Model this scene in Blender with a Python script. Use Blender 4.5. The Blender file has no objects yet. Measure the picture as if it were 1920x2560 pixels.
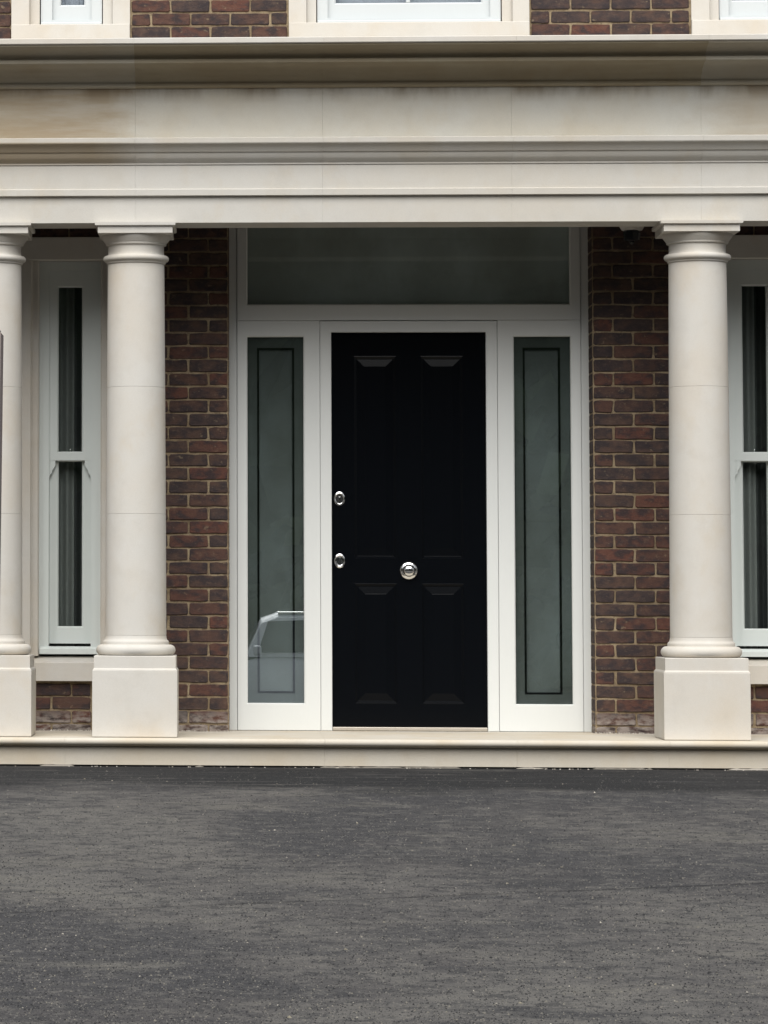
import bpy, bmesh, math, random
from mathutils import Vector, Matrix
rnd = random.Random(7)
S = bpy.context.scene
COL = S.collection

# ------------------------------------------------------------------ camera
cd = bpy.data.cameras.new("camera")
cam = bpy.data.objects.new("camera", cd); COL.objects.link(cam)
R = Vector((0.99813006, 0.06105062, 0.00303266)); U = Vector((0.00121995, -0.06949954, 0.99758124)); F = Vector((-0.06111372, 0.99571212, 0.06944406))
M = Matrix((R, U, -F)).transposed().to_4x4(); M.translation = Vector((-0.98336, -20.0, 0.72208))
cam.matrix_world = M
cd.sensor_fit = 'VERTICAL'; cd.sensor_height = 36.0; cd.sensor_width = 27.0
cd.lens = 126.5625; cd.shift_x = 0.363993; cd.shift_y = -0.159449
cd.clip_start = 0.1; cd.clip_end = 3000
S.camera = cam

# ------------------------------------------------------------------ sky, sun, exposure
W = bpy.data.worlds.new("World"); S.world = W; W.use_nodes = True
SUN_EL, SUN_AZ = 50.0, 6.0
nt = W.node_tree; nt.nodes.clear()
sky = nt.nodes.new('ShaderNodeTexSky'); sky.sky_type = 'NISHITA'; sky.sun_disc = False
sky.sun_elevation = math.radians(SUN_EL); sky.sun_rotation = math.radians(180 + SUN_AZ)
sky.air_density = 1.0; sky.dust_density = 2.0; sky.ozone_density = 1.0
hs = nt.nodes.new('ShaderNodeHueSaturation'); hs.inputs['Saturation'].default_value = 0.22   # grey overcast sky
bg = nt.nodes.new('ShaderNodeBackground'); bg.inputs['Strength'].default_value = 0.05
wo = nt.nodes.new('ShaderNodeOutputWorld')
nt.links.new(sky.outputs[0], hs.inputs['Color']); nt.links.new(hs.outputs[0], bg.inputs[0]); nt.links.new(bg.outputs[0], wo.inputs[0])
sl = bpy.data.lights.new("sun", 'SUN'); sl.energy = 1.5; sl.angle = math.radians(60); sl.color = (1.0, 0.985, 0.955)
so = bpy.data.objects.new("sun", sl); COL.objects.link(so)
so.rotation_euler = (math.radians(90 - SUN_EL), 0, math.radians(-SUN_AZ))
S.view_settings.view_transform = 'Standard'; S.view_settings.look = 'None'
S.view_settings.exposure = 1.36; S.view_settings.gamma = 1.0; S.view_settings.use_curve_mapping = False
S.render.engine = 'CYCLES'
S.cycles.use_denoising = True
S.cycles.max_bounces = 6; S.cycles.diffuse_bounces = 3; S.cycles.glossy_bounces = 3; S.cycles.transparent_max_bounces = 12
S.cycles.caustics_reflective = False; S.cycles.caustics_refractive = False

# ------------------------------------------------------------------ materials
class NT:
    def __init__(s, name):
        s.m = bpy.data.materials.new(name); s.m.use_nodes = True
        s.t = s.m.node_tree; s.t.nodes.clear()
        s.out = s.n('ShaderNodeOutputMaterial'); s.b = s.n('ShaderNodeBsdfPrincipled')
        s.l(s.b.outputs[0], s.out.inputs[0])
    def n(s, typ, **kw):
        x = s.t.nodes.new(typ)
        for k, v in kw.items(): setattr(x, k, v)
        return x
    def l(s, a, b): s.t.links.new(a, b)
    def set(s, sock, v):
        if hasattr(v, 'is_linked') or hasattr(v, 'links'): s.l(v, sock)
        else: sock.default_value = v
    def pos(s, scale=(1, 1, 1)):
        g = s.n('ShaderNodeNewGeometry'); m = s.n('ShaderNodeVectorMath', operation='MULTIPLY')
        s.l(g.outputs['Position'], m.inputs[0]); m.inputs[1].default_value = scale
        return m.outputs[0]
    def noise(s, vec, scale, detail=3.0, rough=0.55, w=None):
        x = s.n('ShaderNodeTexNoise'); x.inputs['Scale'].default_value = scale
        x.inputs['Detail'].default_value = detail; x.inputs['Roughness'].default_value = rough
        s.l(vec, x.inputs['Vector']); return x.outputs['Fac']
    def ramp(s, fac, stops, interp='LINEAR'):
        x = s.n('ShaderNodeValToRGB'); cr = x.color_ramp; cr.interpolation = interp
        while len(cr.elements) < len(stops): cr.elements.new(0.5)
        for e, (p, c) in zip(cr.elements, stops):
            e.position = p; e.color = (c, c, c, 1) if not hasattr(c, '__len__') else (*c[:3], 1)
        s.l(fac, x.inputs[0]); return x.outputs[0]
    def mix(s, fac, a, b, mode='MIX'):
        x = s.n('ShaderNodeMix', data_type='RGBA', blend_type=mode)
        s.set(x.inputs[0], fac)
        s.set(x.inputs[6], (*a, 1) if isinstance(a, tuple) else a); s.set(x.inputs[7], (*b, 1) if isinstance(b, tuple) else b)
        return x.outputs[2]
    def math(s, op, a, b=0.0, clamp=False):
        x = s.n('ShaderNodeMath', operation=op, use_clamp=clamp); s.set(x.inputs[0], a); s.set(x.inputs[1], b); return x.outputs[0]
    def sep(s, vec):
        x = s.n('ShaderNodeSeparateXYZ'); s.l(vec, x.inputs[0]); return x.outputs
    def bump(s, hgt, strength, dist):
        x = s.n('ShaderNodeBump'); x.inputs['Strength'].default_value = strength; x.inputs['Distance'].default_value = dist
        s.l(hgt, x.inputs['Height']); s.l(x.outputs[0], s.b.inputs['Normal'])
    def objrand(s): return s.n('ShaderNodeObjectInfo').outputs['Random']
    def col(s, v): s.set(s.b.inputs['Base Color'], (*v, 1) if isinstance(v, tuple) else v)
    def rough(s, v): s.set(s.b.inputs['Roughness'], v)

def mat_stone(name, base, warm, damp=0.0, streak=False, bed=False):
    t = NT(name); p = t.pos()
    big = t.noise(p, 1.7, 4); mid = t.noise(p, 9.0, 5, 0.6); fine = t.noise(p, 260.0, 2)
    c = t.mix(t.ramp(big, [(0.40, 0.0), (0.60, 1.0)]), base, warm)
    blot = t.noise(t.pos((1.0, 1.0, 0.75)), 3.6, 5, 0.62)
    c = t.mix(t.ramp(blot, [(0.53, 0.0), (0.68, 0.55)]), c, tuple(x * k for x, k in zip(warm, (0.95, 0.90, 0.82))))
    c = t.mix(t.ramp(blot, [(0.34, 0.5), (0.46, 0.0)]), c, tuple(min(0.66, x * k) for x, k in zip(base, (1.04, 1.05, 1.07))))
    c = t.mix(t.math('MULTIPLY', t.objrand(), 0.16), c, tuple(x * y for x, y in zip(warm, (0.99, 0.975, 0.95))))
    c = t.mix(t.ramp(mid, [(0.30, 0.20), (0.50, 0.0)]), c, tuple(x * 0.78 for x in warm))
    c = t.mix(t.ramp(fine, [(0.35, 0.12), (0.6, 0.0)]), c, tuple(x * 0.60 for x in base))
    if damp:
        band = t.noise(t.pos((1.3, 1.3, 8.0)), 1.0, 5, 0.65)
        c = t.mix(t.math('MULTIPLY', t.ramp(band, [(0.30, 0.25), (0.62, 1.0)]), damp), c, (0.30, 0.235, 0.15))
    if bed:      # damp in the bed moulding under the stained end of the frieze
        xyz = t.sep(p); wob = t.math('MULTIPLY', t.math('SUBTRACT', t.noise(p, 3.2, 5, 0.65), 0.5), 0.30)
        m = t.n('ShaderNodeMapRange', interpolation_type='SMOOTHSTEP'); t.l(t.math('ADD', xyz[0], wob), m.inputs[0]); m.inputs[1].default_value = -1.38; m.inputs[2].default_value = -1.72
        h = t.n('ShaderNodeMapRange'); t.l(xyz[2], h.inputs[0]); h.inputs[1].default_value = 3.03; h.inputs[2].default_value = 3.05
        h2 = t.n('ShaderNodeMapRange'); t.l(xyz[2], h2.inputs[0]); h2.inputs[1].default_value = 3.15; h2.inputs[2].default_value = 3.14
        c = t.mix(t.math('MULTIPLY', t.math('MULTIPLY', m.outputs[0], t.math('MULTIPLY', h.outputs[0], h2.outputs[0])), 0.75), c, (0.36, 0.275, 0.17))
    if streak:   # old damp at both ends of the frieze, rain-washed dirt just below the cornice
        xyz = t.sep(p); wob = t.math('MULTIPLY', t.math('SUBTRACT', t.noise(t.pos((1.0, 1.0, 2.5)), 3.2, 5, 0.65), 0.5), 0.55)
        run = t.noise(t.pos((0.9, 0.9, 7.0)), 1.6, 5, 0.65); mott = t.ramp(run, [(0.30, 0.45), (0.56, 1.0)])
        x_ = t.math('ADD', xyz[0], wob)
        for lo_, hi_, amt in ((-1.38, -1.72, 0.85), (1.42, 1.74, 0.40)):
            m = t.n('ShaderNodeMapRange', interpolation_type='SMOOTHSTEP'); t.l(x_, m.inputs[0]); m.inputs[1].default_value = lo_; m.inputs[2].default_value = hi_
            c = t.mix(t.math('MULTIPLY', t.math('MULTIPLY', m.outputs[0], mott), amt), c, (0.385, 0.300, 0.195))
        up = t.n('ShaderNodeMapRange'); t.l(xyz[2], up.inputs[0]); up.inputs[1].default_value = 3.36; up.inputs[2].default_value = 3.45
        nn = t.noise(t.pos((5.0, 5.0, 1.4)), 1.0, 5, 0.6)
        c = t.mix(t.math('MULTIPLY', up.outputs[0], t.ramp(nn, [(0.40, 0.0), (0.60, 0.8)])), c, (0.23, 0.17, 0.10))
    t.col(c); t.rough(0.82); t.b.inputs['Specular IOR Level'].default_value = 0.3
    t.bump(fine, 0.22, 0.0015)
    return t.m

def mat_brick():
    t = NT("brick_clay"); p = t.pos(); r = t.objrand()
    c = t.ramp(r, [(0.0, (0.100, 0.053, 0.042)), (0.16, (0.080, 0.049, 0.042)), (0.30, (0.110, 0.053, 0.041)), (0.44, (0.084, 0.055, 0.046)),
                   (0.58, (0.070, 0.049, 0.045)), (0.70, (0.126, 0.055, 0.041)), (0.79, (0.098, 0.056, 0.044)), (0.90, (0.082, 0.053, 0.044))], 'CONSTANT')
    off = t.n('ShaderNodeVectorMath', operation='ADD'); t.l(t.pos((1.0, 1.0, 1.6)), off.inputs[0])
    cb = t.n('ShaderNodeCombineXYZ'); t.l(t.math('MULTIPLY', r, 50.0), cb.inputs[1]); t.l(cb.outputs[0], off.inputs[1])
    a = t.noise(off.outputs[0], 13.0, 4, 0.6); f = t.noise(off.outputs[0], 95.0, 4, 0.65)
    c = t.mix(t.ramp(a, [(0.44, 0.0), (0.60, 0.85)]), c, (0.040, 0.033, 0.036))
    c = t.mix(t.ramp(a, [(0.30, 0.65), (0.44, 0.0)]), c, (0.120, 0.068, 0.050))
    m2 = t.noise(off.outputs[0], 34.0, 4, 0.7)
    c = t.mix(t.ramp(m2, [(0.55, 0.0), (0.72, 0.5)]), c, (0.150, 0.105, 0.078))
    c = t.mix(t.ramp(m2, [(0.30, 0.55), (0.44, 0.0)]), c, (0.045, 0.030, 0.028))
    c = t.mix(t.ramp(f, [(0.62, 0.0), (0.78, 0.45)]), c, (0.30, 0.24, 0.17))
    c = t.mix(t.ramp(f, [(0.25, 0.6), (0.40, 0.0)]), c, (0.03, 0.022, 0.022))
    sme = t.noise(t.pos((1.0, 1.0, 1.3)), 21.0, 4, 0.62)
    c = t.mix(t.ramp(sme, [(0.63, 0.0), (0.70, 0.55)]), c, (0.26, 0.20, 0.13))
    z = t.sep(p)[2]                                             # lime bloom and mortar smears on the lowest courses
    lo = t.n('ShaderNodeMapRange'); t.l(z, lo.inputs[0]); lo.inputs[1].default_value = 0.13; lo.inputs[2].default_value = 0.05
    sm = t.noise(t.pos((1.0, 1.0, 2.2)), 16.0, 5, 0.6)
    c = t.mix(t.math('MULTIPLY', lo.outputs[0], t.ramp(sm, [(0.38, 0.0), (0.56, 0.85)])), c, (0.36, 0.31, 0.275))
    c = t.mix(1.0, c, (0.90, 0.90, 0.90), 'MULTIPLY')
    t.col(c); t.rough(0.85); t.b.inputs['Specular IOR Level'].default_value = 0.2
    t.bump(t.math('ADD', a, t.math('MULTIPLY', f, 0.6)), 0.7, 0.006)
    return t.m

def mat_mortar():
    t = NT("mortar"); p = t.pos(); f = t.noise(p, 120.0, 3); a = t.noise(p, 6.0, 4)
    c = t.mix(t.ramp(a, [(0.35, 0.0), (0.65, 1.0)]), (0.205, 0.150, 0.088), (0.35, 0.275, 0.175)); c = t.mix(t.ramp(t.noise(p, 28.0, 4, 0.7), [(0.36, 0.7), (0.5, 0.0)]), c, (0.12, 0.085, 0.055)); c = t.mix(t.ramp(f, [(0.3, 0.5), (0.5, 0.0)]), c, (0.14, 0.10, 0.06))
    t.col(c); t.rough(0.95); t.bump(f, 0.6, 0.004); return t.m

def mat_paint(name, c, rough=0.38, dirt=0.06):
    t = NT(name); p = t.pos(); a = t.noise(p, 3.0, 4); f = t.noise(t.pos((30, 30, 2.5)), 6.0, 3)
    k = t.mix(t.ramp(a, [(0.35, dirt * 2), (0.65, 0.0)]), c, tuple(x * 0.86 for x in c))
    k = t.mix(t.ramp(f, [(0.3, dirt), (0.55, 0.0)]), k, tuple(x * 0.8 for x in c))
    t.col(k); t.rough(rough); t.bump(f, 0.05, 0.001); return t.m

def mat_plain(name, c, rough=0.5, metal=0.0, spec=0.5):
    t = NT(name); p = t.pos(); a = t.noise(p, 40.0, 3)
    t.col(t.mix(t.ramp(a, [(0.3, 0.25), (0.7, 0.0)]), c, tuple(x * 0.7 for x in c)))
    t.rough(rough); t.b.inputs['Metallic'].default_value = metal; t.b.inputs['Specular IOR Level'].default_value = spec
    return t.m

def mat_glass(name, ior=0.06, tint=(0.86, 0.92, 0.88)):
    t = NT(name); t.t.nodes.remove(t.b)
    lw = t.n('ShaderNodeLayerWeight'); lw.inputs[0].default_value = 0.5
    fac = t.math('ADD', t.math('MULTIPLY', t.math('POWER', lw.outputs['Facing'], 5.0), 1.0 - ior), ior, True)
    tr = t.n('ShaderNodeBsdfTransparent'); tr.inputs[0].default_value = (*tint, 1)
    gl = t.n('ShaderNodeBsdfGlossy'); gl.inputs['Roughness'].default_value = 0.0; gl.inputs['Color'].default_value = (0.93, 0.97, 0.96, 1)
    mx = t.n('ShaderNodeMixShader'); t.l(fac, mx.inputs[0]); t.l(tr.outputs[0], mx.inputs[1]); t.l(gl.outputs[0], mx.inputs[2])
    t.l(mx.outputs[0], t.out.inputs[0]); return t.m

def mat_asphalt():
    t = NT("asphalt"); p = t.pos(); xyz = t.sep(p)
    big = t.noise(t.pos((0.8, 0.5, 1)), 1.0, 4, 0.6); streak = t.noise(t.pos((1.0, 2.0, 1)), 1.3, 7, 0.74)
    mid = t.noise(p, 11.0, 3, 0.7); fine = t.noise(p, 62.0, 3, 0.75)
    patch = t.noise(t.pos((0.7, 0.55, 1)), 1.0, 3, 0.55)
    c = t.ramp(big, [(0.36, (0.063, 0.059, 0.059)), (0.50, (0.088, 0.083, 0.080)), (0.62, (0.112, 0.105, 0.098))])
    c = t.mix(t.ramp(patch, [(0.40, 0.7), (0.49, 0.0)]), c, (0.042, 0.042, 0.046))
    c = t.mix(t.ramp(patch, [(0.52, 0.0), (0.63, 0.6)]), c, (0.130, 0.124, 0.114))
    c = t.mix(t.ramp(streak, [(0.38, 0.85), (0.48, 0.0)]), c, (0.038, 0.038, 0.041))
    c = t.mix(t.ramp(streak, [(0.55, 0.0), (0.68, 0.65)]), c, (0.150, 0.142, 0.122))
    c = t.mix(t.ramp(mid, [(0.37, 0.75), (0.48, 0.0)]), c, (0.034, 0.034, 0.036))
    c = t.mix(t.ramp(mid, [(0.54, 0.0), (0.66, 0.55)]), c, (0.150, 0.142, 0.128))
    c = t.mix(t.ramp(fine, [(0.36, 0.5), (0.46, 0.0)]), c, (0.030, 0.030, 0.031))
    c = t.mix(t.ramp(fine, [(0.56, 0.0), (0.68, 0.35)]), c, (0.145, 0.138, 0.124))
    # newer, darker tar laid along the foot of the step
    wob = t.noise(t.pos((0.8, 2.0, 1)), 1.0, 4, 0.6)
    edge = t.math('ADD', xyz[1], t.math('MULTIPLY', wob, 2.2))
    nb = t.n('ShaderNodeMapRange'); t.l(edge, nb.inputs[0]); nb.inputs[1].default_value = -1.45; nb.inputs[2].default_value = -0.95
    brk = t.noise(t.pos((1.2, 9.0, 1)), 1.6, 5, 0.7)
    c = t.mix(t.math('MULTIPLY', nb.outputs[0], t.ramp(brk, [(0.34, 0.45), (0.48, 0.98)])), c, (0.013, 0.0135, 0.015))
    # long seam between two laid strips
    ln = t.math('SUBTRACT', xyz[1], t.math('MULTIPLY', xyz[0], 0.405))
    ln = t.math('ABSOLUTE', t.math('ADD', t.math('ADD', ln, 6.72), t.math('MULTIPLY', t.math('SUBTRACT', mid, 0.5), 0.10)))
    sm = t.n('ShaderNodeMapRange'); t.l(ln, sm.inputs[0]); sm.inputs[1].default_value = 0.03; sm.inputs[2].default_value = 0.006
    c = t.mix(t.math('MULTIPLY', sm.outputs[0], t.ramp(streak, [(0.44, 0.75), (0.60, 0.10)])), c, (0.011, 0.011, 0.012))
    t.col(c); t.rough(t.ramp(fine, [(0.3, 0.95), (0.7, 0.72)])); t.b.inputs['Specular IOR Level'].default_value = 0.35
    t.bump(fine, 0.8, 0.012)
    return t.m

def mat_random_bits(name, stops, rough=0.85):
    t = NT(name); g = t.n('ShaderNodeNewGeometry'); t.col(t.ramp(g.outputs['Random Per Island'], stops)); t.rough(rough); return t.m

def mat_wood():
    t = NT("weathered_wood"); a = t.noise(t.pos((70, 70, 2.2)), 1.0, 5, 0.7); b = t.noise(t.pos((6, 6, 1)), 1.0, 3)
    c = t.ramp(a, [(0.30, (0.17, 0.13, 0.11)), (0.5, (0.30, 0.25, 0.225)), (0.72, (0.40, 0.345, 0.32))])
    c = t.mix(t.ramp(b, [(0.4, 0.4), (0.6, 0.0)]), c, (0.16, 0.12, 0.115)); t.col(c); t.rough(0.9); t.bump(a, 0.7, 0.004); return t.m

STONE = mat_stone("limestone", (0.61, 0.588, 0.542), (0.605, 0.562, 0.495))
STONE_FRIEZE = mat_stone("limestone_frieze", (0.595, 0.58, 0.525), (0.585, 0.552, 0.475), streak=True)
STONE_BROWN = mat_stone("limestone_brown", (0.46, 0.41, 0.305), (0.42, 0.36, 0.255), damp=0.42)
STONE_GREY = mat_stone("limestone_grey", (0.50, 0.465, 0.385), (0.47, 0.42, 0.33), damp=0.15)
STONE_STEP = mat_stone("limestone_step", (0.60, 0.555, 0.475), (0.59, 0.525, 0.42))
STONE_ARCH = mat_stone("limestone_architrave", (0.605, 0.585, 0.54), (0.60, 0.564, 0.498), bed=True)
BRICK = mat_brick(); MORTAR = mat_mortar()
WHITE = mat_paint("white_paint", (0.72, 0.735, 0.715)); SASHW = mat_paint("sash_paint", (0.66, 0.70, 0.675)); UPVC = mat_paint("upper_sash_paint", (0.60, 0.63, 0.635))
BLACK = mat_plain("black_gloss_paint", (0.0030, 0.0037, 0.0050), 0.20, 0, .09)
CHROME = mat_plain("polished_chrome", (0.78, 0.78, 0.77), 0.10, 1.0); DARKMETAL = mat_plain("dark_metal", (0.03, 0.03, 0.03), 0.4, 0.6)
THRESH = mat_plain("threshold_metal", (0.52, 0.47, 0.40), 0.35, 0.3)
GLASS = mat_glass("coated_glass", 0.24, (0.95, 0.97, 0.96)); FGLASS = mat_glass("fanlight_glass", 0.035, (0.97, 0.985, 0.98)); WGLASS = mat_glass("window_glass", 0.08, (0.97, 0.985, 0.98))
def mat_cloudy(name, c):
    t = NT(name); a = t.noise(t.pos((1.6, 1.6, 0.9)), 1.5, 4, 0.55); b = t.noise(t.pos((1, 1, 1)), 7.0, 4, 0.6)
    k = t.mix(t.ramp(a, [(0.36, 0.0), (0.64, 1.0)]), tuple(x * 0.80 for x in c), tuple(x * y for x, y in zip(c, (1.12, 1.16, 1.22))))
    k = t.mix(t.ramp(b, [(0.35, 0.35), (0.5, 0.0)]), k, tuple(x * 0.72 for x in c)); t.col(k); t.rough(0.8); t.b.inputs['Specular IOR Level'].default_value = 0.2; return t.m
SCREEN = mat_cloudy("obscure_backing", (0.26, 0.292, 0.284)); SCREEN2 = mat_cloudy("obscure_margin", (0.185, 0.207, 0.196)); LEAD = mat_plain("dark_bead", (0.004, 0.005, 0.005), 0.7, 0, .1); SCREEN3 = mat_cloudy("fanlight_backing", (0.40, 0.44, 0.41))
CURTAIN = mat_plain("grey_curtain", (0.20, 0.215, 0.205), 0.9); CURTAIN2 = mat_plain("charcoal_curtain", (0.05, 0.055, 0.055), 0.9); BLIND = mat_plain("pale_blind", (0.42, 0.45, 0.52), 0.8)
ROOM = mat_plain("dark_room", (0.05, 0.05, 0.05), 0.9); CEIL = mat_plain("porch_ceiling_paint", (0.30, 0.28, 0.25), 0.8)
ASPHALT = mat_asphalt(); WOOD = mat_wood()

# ------------------------------------------------------------------ mesh helpers
def link(name, me, mat, parent=None, smooth=None, loc=None):
    if mat is not None and not me.materials: me.materials.append(mat)
    if smooth is not None:
        me.polygons.foreach_set('use_smooth', [True] * len(me.polygons)); me.set_sharp_from_angle(angle=math.radians(smooth))
    o = bpy.data.objects.new(name, me); COL.objects.link(o)
    if parent: o.parent = parent
    if loc: o.location = loc
    return o
def empty(name, loc=(0, 0, 0), parent=None):
    o = bpy.data.objects.new(name, None); COL.objects.link(o); o.location = loc; o.empty_display_size = 0.1
    if parent: o.parent = parent
    return o
def mesh(v, f):
    me = bpy.data.meshes.new("m"); me.from_pydata(v, [], f); me.update(); return me
def bm_mesh(bm):
    bmesh.ops.recalc_face_normals(bm, faces=bm.faces)
    me = bpy.data.meshes.new("m"); bm.to_mesh(me); bm.free(); return me
def box_bm(x0, x1, y0, y1, z0, z1, bev=0.0, seg=2, bm=None):
    bm = bm or bmesh.new()
    vs = [bm.verts.new((x, y, z)) for x in (x0, x1) for y in (y0, y1) for z in (z0, z1)]
    idx = [(0, 1, 3, 2), (4, 6, 7, 5), (0, 4, 5, 1), (2, 3, 7, 6), (0, 2, 6, 4), (1, 5, 7, 3)]
    fs = [bm.faces.new([vs[i] for i in q]) for q in idx]
    if bev:
        es = list({e for f in fs for e in f.edges})
        bmesh.ops.bevel(bm, geom=es, offset=bev, segments=seg, affect='EDGES', profile=0.5)
    return bm
def box(name, x0, x1, y0, y1, z0, z1, mat, parent=None, bev=0.003, seg=2):
    return link(name, bm_mesh(box_bm(x0, x1, y0, y1, z0, z1, bev, seg)), mat, parent)
def ring(name, o, i, y0, y1, mat, parent=None, bev=0.003, chamfer=0.0):
    """rectangular frame with a hole; o and i are (x0, x1, z0, z1)"""
    bm = bmesh.new()
    def rect(r, y): return [bm.verts.new(c) for c in ((r[0], y, r[2]), (r[1], y, r[2]), (r[1], y, r[3]), (r[0], y, r[3]))]
    ic = (i[0] - chamfer, i[1] + chamfer, i[2] - chamfer, i[3] + chamfer)
    A, B = rect(o, y0), rect(ic, y0); Cc = rect(i, y0 + (chamfer if chamfer else 0.0)) if chamfer else B
    D, E = rect(i, y1), rect(o, y1)
    for k in range(4):
        j = (k + 1) % 4
        bm.faces.new((A[k], A[j], B[j], B[k]))
        if chamfer: bm.faces.new((B[k], B[j], Cc[j], Cc[k]))
        bm.faces.new((Cc[k], Cc[j], D[j], D[k])); bm.faces.new((D[k], D[j], E[j], E[k])); bm.faces.new((E[k], E[j], A[j], A[k]))
    if bev:
        es = [e for e in bm.edges if all(abs(v.co.y - y0) < 1e-6 for v in e.verts) and len(e.link_faces) == 2 and e.calc_face_angle(0) > 0.6]
        bmesh.ops.bevel(bm, geom=es, offset=bev, segments=2, affect='EDGES', profile=0.5)
    return link(name, bm_mesh(bm), mat, parent)
def prism(name, prof, x0, x1, mat, parent=None, smooth=35, gap=0.0):
    """closed (y, z) outline extruded along x"""
    x0 += gap; x1 -= gap; n = len(prof)
    v = [(x0, *p) for p in prof] + [(x1, *p) for p in prof]
    f = [(k, (k + 1) % n, n + (k + 1) % n, n + k) for k in range(n)] + [tuple(range(n - 1, -1, -1)), tuple(range(n, 2 * n))]
    bm = bmesh.new(); bv = [bm.verts.new(c) for c in v]
    for q in f: bm.faces.new([bv[k] for k in q])
    ends = [e for e in bm.edges if abs(e.verts[0].co.x - e.verts[1].co.x) < 1e-6]
    bmesh.ops.bevel(bm, geom=ends, offset=0.0005, segments=1, affect='EDGES')
    return link(name, bm_mesh(bm), mat, parent, smooth)
def lathe_bm(prof, n=72, bm=None, axis='Z', cx=0.0, cy=0.0, sx=1.0, sy=1.0, cap=True):
    """(r, h) outline turned round an axis"""
    bm = bm or bmesh.new(); rows = []
    for r, h in prof:
        row = []
        for k in range(n):
            a = 2 * math.pi * k / n; c, s = r * math.cos(a) * sx, r * math.sin(a) * sy
            row.append(bm.verts.new((c + cx, s + cy, h) if axis == 'Z' else (c + cx, h, s + cy)))
        rows.append(row)
    for a, b in zip(rows, rows[1:]):
        for k in range(n): bm.faces.new((a[k], a[(k + 1) % n], b[(k + 1) % n], b[k]))
    if cap: bm.faces.new(rows[0]); bm.faces.new(rows[-1])
    return bm
def arc(cy, cz, r, a0, a1, n):
    return [(cy + r * math.cos(math.radians(a0 + (a1 - a0) * k / n)), cz + r * math.sin(math.radians(a0 + (a1 - a0) * k / n))) for k in range(n + 1)]

# ------------------------------------------------------------------ ground
def gz(y): return -0.151 if y > -1.0 else (-0.151 + 0.033 * (y + 1.0) if y > -30 else -0.151 - 0.033 * 29.0)
xs = [-700, -40, -8, -3, 3, 8, 40, 700]; ys = [60, 5, -1.0, -3, -6, -10, -16, -22, -30, -60, -200, -900]
v = [(x, y, gz(y)) for y in ys for x in xs]; nx = len(xs)
f = [(r * nx + c, r * nx + c + 1, (r + 1) * nx + c + 1, (r + 1) * nx + c) for r in range(len(ys) - 1) for c in range(nx - 1)]
gme = mesh(v, f); gme.flip_normals(); ground = link("driveway", gme, ASPHALT); ground["kind"] = "structure"
ground["label"] = "dark grey asphalt driveway sloping up to the stone step"

# ------------------------------------------------------------------ house
house = empty("house", (0, 0, 0))
house["label"] = "dark brick house front with cream stone columned porch and black door"; house["category"] = "house"

# --- brick wall: mortar slab with openings, then the bricks
DOOR_OP = (-1.0015, 1.007, -0.16, 2.87)
LW, RW = -1.885, 1.903
OPEN = [DOOR_OP, (LW - 0.318, LW + 0.318, 0.272, 2.742), (RW - 0.318, RW + 0.318, 0.272, 2.742),
        (-2.215, -1.550, 3.70, 5.3), (-0.6626, 0.6717, 3.70, 5.3), (1.5646, 2.2296, 3.70, 5.3)]
X0, X1, Z0, Z1 = -3.2, 3.2, -0.5, 5.6
gx = sorted({X0, X1, *[o[0] for o in OPEN], *[o[1] for o in OPEN]}); gzs = sorted({Z0, Z1, *[o[2] for o in OPEN], *[o[3] for o in OPEN]})
bm = bmesh.new(); vc = {}
def gv(i, j):
    if (i, j) not in vc: vc[(i, j)] = bm.verts.new((gx[i], 0.007, gzs[j]))
    return vc[(i, j)]
for i in range(len(gx) - 1):
    for j in range(len(gzs) - 1):
        mx, mz = (gx[i] + gx[i + 1]) / 2, (gzs[j] + gzs[j + 1]) / 2
        if any(o[0] < mx < o[1] and o[2] < mz < o[3] for o in OPEN): continue
        bm.faces.new((gv(i, j), gv(i + 1, j), gv(i + 1, j + 1), gv(i, j + 1)))
ex = bmesh.ops.extrude_face_region(bm, geom=bm.faces[:])
bmesh.ops.translate(bm, verts=[g for g in ex['geom'] if isinstance(g, bmesh.types.BMVert)], vec=(0, 0.24, 0))
wall = link("brick_wall", bm_mesh(bm), MORTAR, house)

def brick_mesh(L, H, seed):
    r = random.Random(seed); j = lambda a: r.uniform(-a, a)
    def octo(ins, y, jit):
        x, z = L / 2 - ins, H / 2 - ins; c = 0.006
        pts = [(-x + c, -z), (x - c, -z), (x, -z + c), (x, z - c), (x - c, z), (-x + c, z), (-x, z - c), (-x, -z + c)]
        # break the long edges so that they are not ruler-straight
        out = []
        for k, p in enumerate(pts):
            q = pts[(k + 1) % 8]; out.append((p[0] + j(jit), y, p[1] + j(jit)))
            if k in (0, 4):
                for s in (0.33, 0.67): out.append((p[0] + (q[0] - p[0]) * s + j(jit), y, p[1] + (q[1] - p[1]) * s + j(jit)))
        return out
    st = r.getstate(); a = octo(0.0, 0.012, 0.0026); r.setstate(st); b = octo(0.0006, 0.0035, 0.0026); r.setstate(st); c = octo(0.0040, 0.0, 0.0026)
    n = len(a); v = a + b + [(p[0], p[1] + j(0.0008), p[2]) for p in c]
    fs = []
    for o in (0, n):
        fs += [(o + k, o + (k + 1) % n, o + n + (k + 1) % n, o + n + k) for k in range(n)]
    fs.append(tuple(range(2 * n, 3 * n)))
    me = mesh(v, fs); me.materials.append(BRICK)
    bm = bmesh.new(); bm.from_mesh(me); bmesh.ops.recalc_face_normals(bm, faces=bm.faces); bm.to_mesh(me); bm.free()
    return me
PX, PZ, ZJ, MJ = 0.2222, 0.0748, 0.0375, 0.0095
FULL = [brick_mesh(PX - MJ, PZ - MJ, 10 + k) for k in range(9)]; HALF = [brick_mesh(PX / 2 - MJ, PZ - MJ, 40 + k) for k in range(6)]
extra_v, extra_f = [], []
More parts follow.
